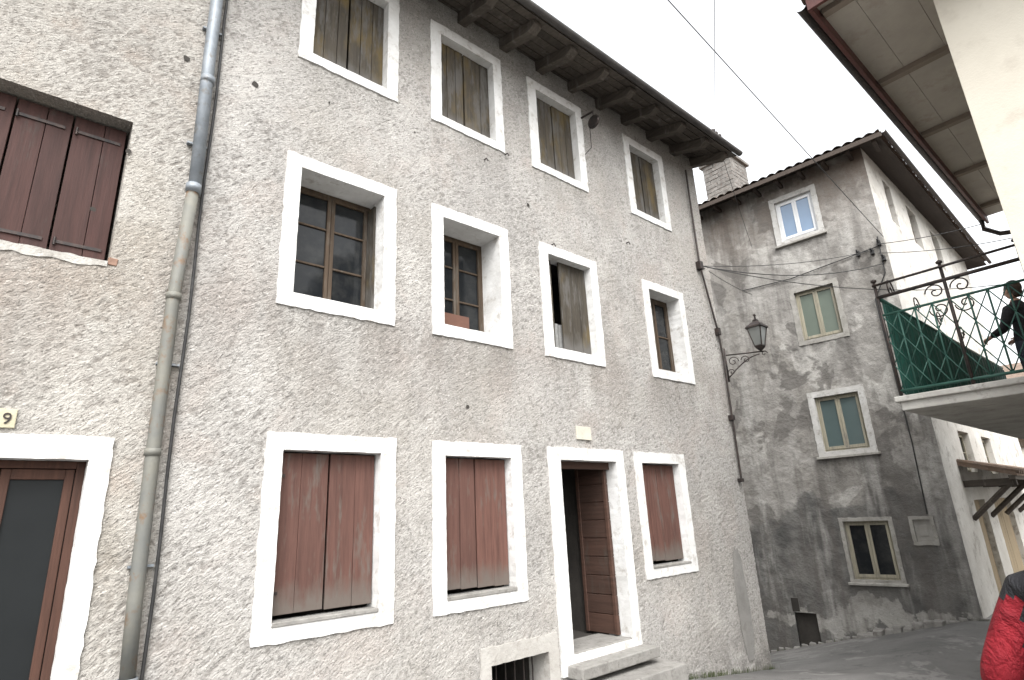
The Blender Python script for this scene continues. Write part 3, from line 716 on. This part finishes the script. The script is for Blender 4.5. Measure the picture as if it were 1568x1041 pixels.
for k in range(9):
    t0=.55+k*.16; z=float(gz(*GL(t0,-.1,0)[:2])); LG.box(t0,t0+.155,-.16-rr.random()*.14,.02,z-.2,z+.04+rr.random()*.06,j=.02)
for k in range(26):
    t0=-.1+k*.16; z=float(gz(*GL(t0,-.1,0)[:2])); LG.box(t0,t0+.12,-.03-rr.random()*.04,.02,z-.1,z+.01+rr.random()*.03,j=.02)
LG.make('stone_ledge',STEP,None,bevel=.015)
t=NT('weed_green');WG=t.out(t.mix(t.attr('var'),(.05,.075,.025),(.09,.105,.04)),.7)
mb=MB()
for k in range(520):
    if k<360: x=rr.choice([6.5,6.9,7.3,7.9,8.3,8.8,6.3,7.6])+rr.gauss(0,.12);y=4.78-abs(rr.gauss(0,.03))
    else: p=GL(rr.choice([.1,.9,1.9,2.4,3.4])+rr.gauss(0,.12),-.03-abs(rr.gauss(0,.03)),0);x,y=p.x,p.y
    z=float(gz(x,y));h=rr.uniform(.03,.09);dx=rr.uniform(-.04,.04);dy=-rr.random()*.03
    mb.poly([(x-.005,y,z-.02),(x+.005,y,z-.02),(x+.006+dx*.6,y+dy,z+h*.7),(x+dx,y+dy*1.4,z+h)],rr.random())
mb.make('weeds',WG,None)
F=empty('distant_house');mb=MB();mb.box(27,36,-6,5,-3,3.6);mb.make('walls',CREAM,F)
mb=MB();mb.poly([(26.6,-6.4,3.5),(26.6,5.4,3.5),(31.5,5.4,5.2),(31.5,-6.4,5.2)]);mb.poly([(36.4,-6.4,3.5),(36.4,5.4,3.5),(31.5,5.4,5.2),(31.5,-6.4,5.2)]);mb.make('roof',TILE,F)
mb=MB()
for y in (-4,-1.5,1,3.2):
    for z in (-.9,1.5): mb.box(26.94,27.02,y,y+.9,z,z+1.3)
mb.make('windows',SASH,F)
# ================================================================== PEOPLE
def cloth(name,a,b):
    t=NT(name);f1=t.noise(7,4,.6,dist=1.2);t.bump(t.math('ADD',f1,t.math('MULTIPLY',t.noise(200,2,.5),.05)),.05,.9);return t.out(t.mix(t.ramp(f1,.3,.7),a,b),.75)
RED=cloth('red_jacket',(.24,.010,.018),(.15,.007,.013))
NVY=cloth('dark_trousers',(.03,.035,.05),(.045,.05,.065))
BLK=cloth('black_nylon',(.010,.010,.012),(.02,.02,.023))
BLU=cloth('dark_blue_sweater',(.02,.025,.04),(.035,.04,.06))
SKN=m_simple('skin',(.42,.26,.19),(.38,.23,.17),8,.55)
HAIR=m_simple('dark_hair',(.03,.02,.015),(.05,.035,.025),20,.5,.004,40)
SHOE=m_simple('leather_shoe',(.05,.035,.03),(.07,.05,.04),9,.5)
def figure(base,S,yaw,sleeve,torso,pose,pack):
    PE=empty('person');bx,by,bz=base;cy,sy=math.cos(yaw),math.sin(yaw)
    def T(v): x,y,z=v[:3];return (bx+S*(x*cy-y*sy),by+S*(x*sy+y*cy),bz+S*z)
    class PF:
        def __call__(s,x,y,z): return Vector(T((x,y,z)))
    pf=PF()
    def skin(name,verts,edges,sub=2):
        me=bpy.data.meshes.new(name);me.from_pydata([T(v) for v in verts],edges,[])
        ob=bpy.data.objects.new(name,me);sc.collection.objects.link(ob)
        m=ob.modifiers.new('s','SKIN');m.use_smooth_shade=True
        for i,v in enumerate(verts):
            r=v[3];r=r if isinstance(r,tuple) else (r,r);me.skin_vertices[0].data[i].radius=(r[0]*S,r[1]*S);me.skin_vertices[0].data[i].use_root=(i==0)
        s=ob.modifiers.new('u','SUBSURF');s.levels=sub;s.render_levels=sub
        dg=bpy.context.evaluated_depsgraph_get();dg.update();nm=bpy.data.meshes.new_from_object(ob.evaluated_get(dg))
        ob.modifiers.clear();ob.data=nm;ob.parent=PE
        nm.polygons.foreach_set('use_smooth',[True]*len(nm.polygons));return ob
    (eL,hL),(eR,hR),legs=pose
    bv=[(0,0,.96,(.17,.13)),(0,0,1.12,(.165,.12)),(.0,0,1.30,(.18,.13)),(0,0,1.42,(.14,.10)),(.01,0,1.50,.062),(.02,0,1.57,.062),
     (0,.17,1.38,.085),(*eL,.066),(*hL,.047),(0,-.17,1.38,.085),(*eR,.064),(*hR,.046)]+legs
    be=[(0,1),(1,2),(2,3),(3,4),(4,5),(3,6),(6,7),(7,8),(3,9),(9,10),(10,11),(0,12),(12,13),(13,14),(14,15),(0,16),(16,17),(17,18),(18,19)]
    bo=skin('body',bv,be)
    for m in (sleeve,NVY,SKN,SHOE,torso): bo.data.materials.append(m)
    for p in bo.data.polygons:
        c=p.center;dx=(c.x-bx)/S;dy=(c.y-by)/S;z=(c.z-bz)/S;ay=abs(-dx*sy+dy*cy)
        p.material_index=3 if z<.13 else 2 if z>=1.51 else 0 if (ay>.185+max(0,(1.36-z))*.10 and z>.88 and z<1.37) else 4 if z>.93 else 1
    h=skin('head',[(.015,0,1.56,.06),(.02,0,1.62,(.075,.085)),(.025,0,1.70,(.085,.10)),(.01,0,1.77,(.07,.085))],[(0,1),(1,2),(2,3)]);h.data.materials.append(SKN)
    def ells(name,L,mat):
        mb=MB(pf)
        for c,r,n,m,zc in L:
            rows=[(math.cos(a),math.sin(a)) for a in np.linspace(zc*math.pi/2,math.pi/2,m)]
            b=len(mb.V)
            for rr_,zz in rows:
                for k in range(n):
                    a=2*math.pi*k/n;mb.V.append(T((c[0]+r[0]*rr_*math.cos(a),c[1]+r[1]*rr_*math.sin(a),c[2]+r[2]*zz)))
            for i in range(m-1):
                for k in range(n): mb.F.append((b+i*n+k,b+i*n+(k+1)%n,b+(i+1)*n+(k+1)%n,b+(i+1)*n+k));mb.val.append(.5);mb.mi.append(0)
        mb.make(name,mat,PE,True)
    ells('hair',[((-.012,0,1.715),(.108,.092,.115),18,12,-.55),((-.05,0,1.64),(.06,.07,.08),14,9,-1)],HAIR)
    ells('nose_ears_mouth',[((.115,0,1.665),(.02,.014,.024),10,7,-1),((.02,.09,1.665),(.02,.012,.032),10,7,-1),((.02,-.09,1.665),(.02,.012,.032),10,7,-1),((.10,0,1.625),(.012,.026,.008),10,6,-1)],SKN)
    ells('eyes',[((.098,.033,1.69),(.012,.013,.009),10,7,-1),((.098,-.033,1.69),(.012,.013,.009),10,7,-1)],HAIR)
    for s,(hx,hy,hz) in ((1,hL),(-1,hR)):
        V=[(hx-.01,hy,hz,.03),(hx+.05,hy,hz-.02,(.038,.022)),(hx+.085,hy,hz-.035,(.036,.018))];E=[(0,1),(1,2)]
        for k,(o,L) in enumerate(((.03,.062),(.01,.074),(-.01,.07),(-.03,.055))):
            b=len(V);V+=[(hx+.09,hy+o*.5,hz-.03+o*.6,.0095),(hx+.09+L*.5,hy+o*.5-s*.008,hz-.045+o*.6,.009),(hx+.09+L*.8,hy+o*.5-s*.03,hz-.07+o*.6,.008)];E+=[(2,b),(b,b+1),(b+1,b+2)]
        b=len(V);V+=[(hx+.05,hy-s*.025,hz+.01,.011),(hx+.09,hy-s*.045,hz+.0,.010)];E+=[(1,b),(b,b+1)]
        q=skin('hand',V,E,1);q.data.materials.append(SKN)
    if pack:
        bp=skin('backpack',[(-.19,0,1.02,(.10,.17)),(-.20,0,1.18,(.11,.18)),(-.19,0,1.34,(.10,.17)),(-.16,0,1.46,(.06,.12))],[(0,1),(1,2),(2,3)]);bp.data.materials.append(BLK)
        mb=MB(pf)
        for s in (1,-1): mb.tube([(a,s*b,c) for a,b,c in ((-.14,.10,1.44),(-.04,.12,1.515),(.08,.12,1.46),(.14,.12,1.25),(.02,.19,1.08),(-.12,.13,1.05))],.022,8)
        mb.make('backpack_straps',BLK,PE,True)
walk=[(.01,.09,.88,.105),(.16,.10,.50,.07),(.10,.10,.10,.048),(.24,.11,.05,.042),(-.01,-.09,.88,.105),(-.03,-.10,.50,.07),(-.22,-.10,.13,.048),(-.12,-.11,.05,.042)]
stand=[(.01,.09,.88,.105),(.03,.10,.50,.07),(-.01,.10,.10,.048),(.13,.12,.05,.042),(-.01,-.09,.88,.105),(.0,-.10,.50,.07),(-.03,-.10,.10,.048),(.11,-.12,.05,.042)]
figure((2.62,.31,float(gz(2.62,.31))),.94,0,RED,BLK,(((-.06,.31,1.10),(.14,.28,.97)),((-.02,-.26,1.13),(.12,-.25,.93)),walk),True)
figure((9.9,1.03,1.02),.94,math.radians(60),BLK,BLK,(((.06,.27,1.12),(.30,.22,1.08)),((.04,-.27,1.12),(.26,-.20,1.06)),stand),False)
# ================================================================== WORLD / LIGHT / CAMERA
w=bpy.data.worlds.new('World');sc.world=w;w.use_nodes=True;nt=w.node_tree
sky=nt.nodes.new('ShaderNodeTexSky');sky.sky_type='NISHITA';sky.sun_disc=False
az=math.radians(215);el=math.radians(52)
sky.sun_elevation=el;sky.sun_rotation=az;sky.air_density=1.5;sky.dust_density=6;sky.ozone_density=1
hs_=nt.nodes.new('ShaderNodeHueSaturation');hs_.inputs['Saturation'].default_value=.10;hs_.inputs['Value'].default_value=3.3
nt.links.new(sky.outputs[0],hs_.inputs['Color']);bg=nt.nodes['Background'];nt.links.new(hs_.outputs[0],bg.inputs[0]);bg.inputs[1].default_value=.15
sd=bpy.data.lights.new('sun','SUN');sd.energy=.6;sd.angle=math.radians(20);sd.color=(1,.985,.965)
so=bpy.data.objects.new('sun',sd);sc.collection.objects.link(so)
dirv=Vector((math.sin(az)*math.cos(el),math.cos(az)*math.cos(el),math.sin(el)))
so.rotation_euler=dirv.to_track_quat('Z','Y').to_euler()
f=882.;r=math.atan2(139,2870);p=math.atan2(270.8,f);hd=math.radians(41.3)
Fw=Vector((math.sin(hd)*math.cos(p),math.cos(hd)*math.cos(p),math.sin(p)));R=Vector((math.cos(hd),-math.sin(hd),0));U=R.cross(Fw)
cr=R*math.cos(r)-U*math.sin(r);cu=R*math.sin(r)+U*math.cos(r)
cd=bpy.data.cameras.new('camera');cam=bpy.data.objects.new('camera',cd);sc.collection.objects.link(cam)
cam.matrix_world=Matrix(((cr.x,cu.x,-Fw.x,0),(cr.y,cu.y,-Fw.y,0),(cr.z,cu.z,-Fw.z,0),(0,0,0,1)))
cd.lens=36*882/1568;cd.sensor_width=36;cd.clip_end=1000;cd.clip_start=.05;sc.camera=cam
for o in list(sc.objects):
    if o.parent is None and o!=so: o.location.z+=1.7
print('ok',len(sc.objects))
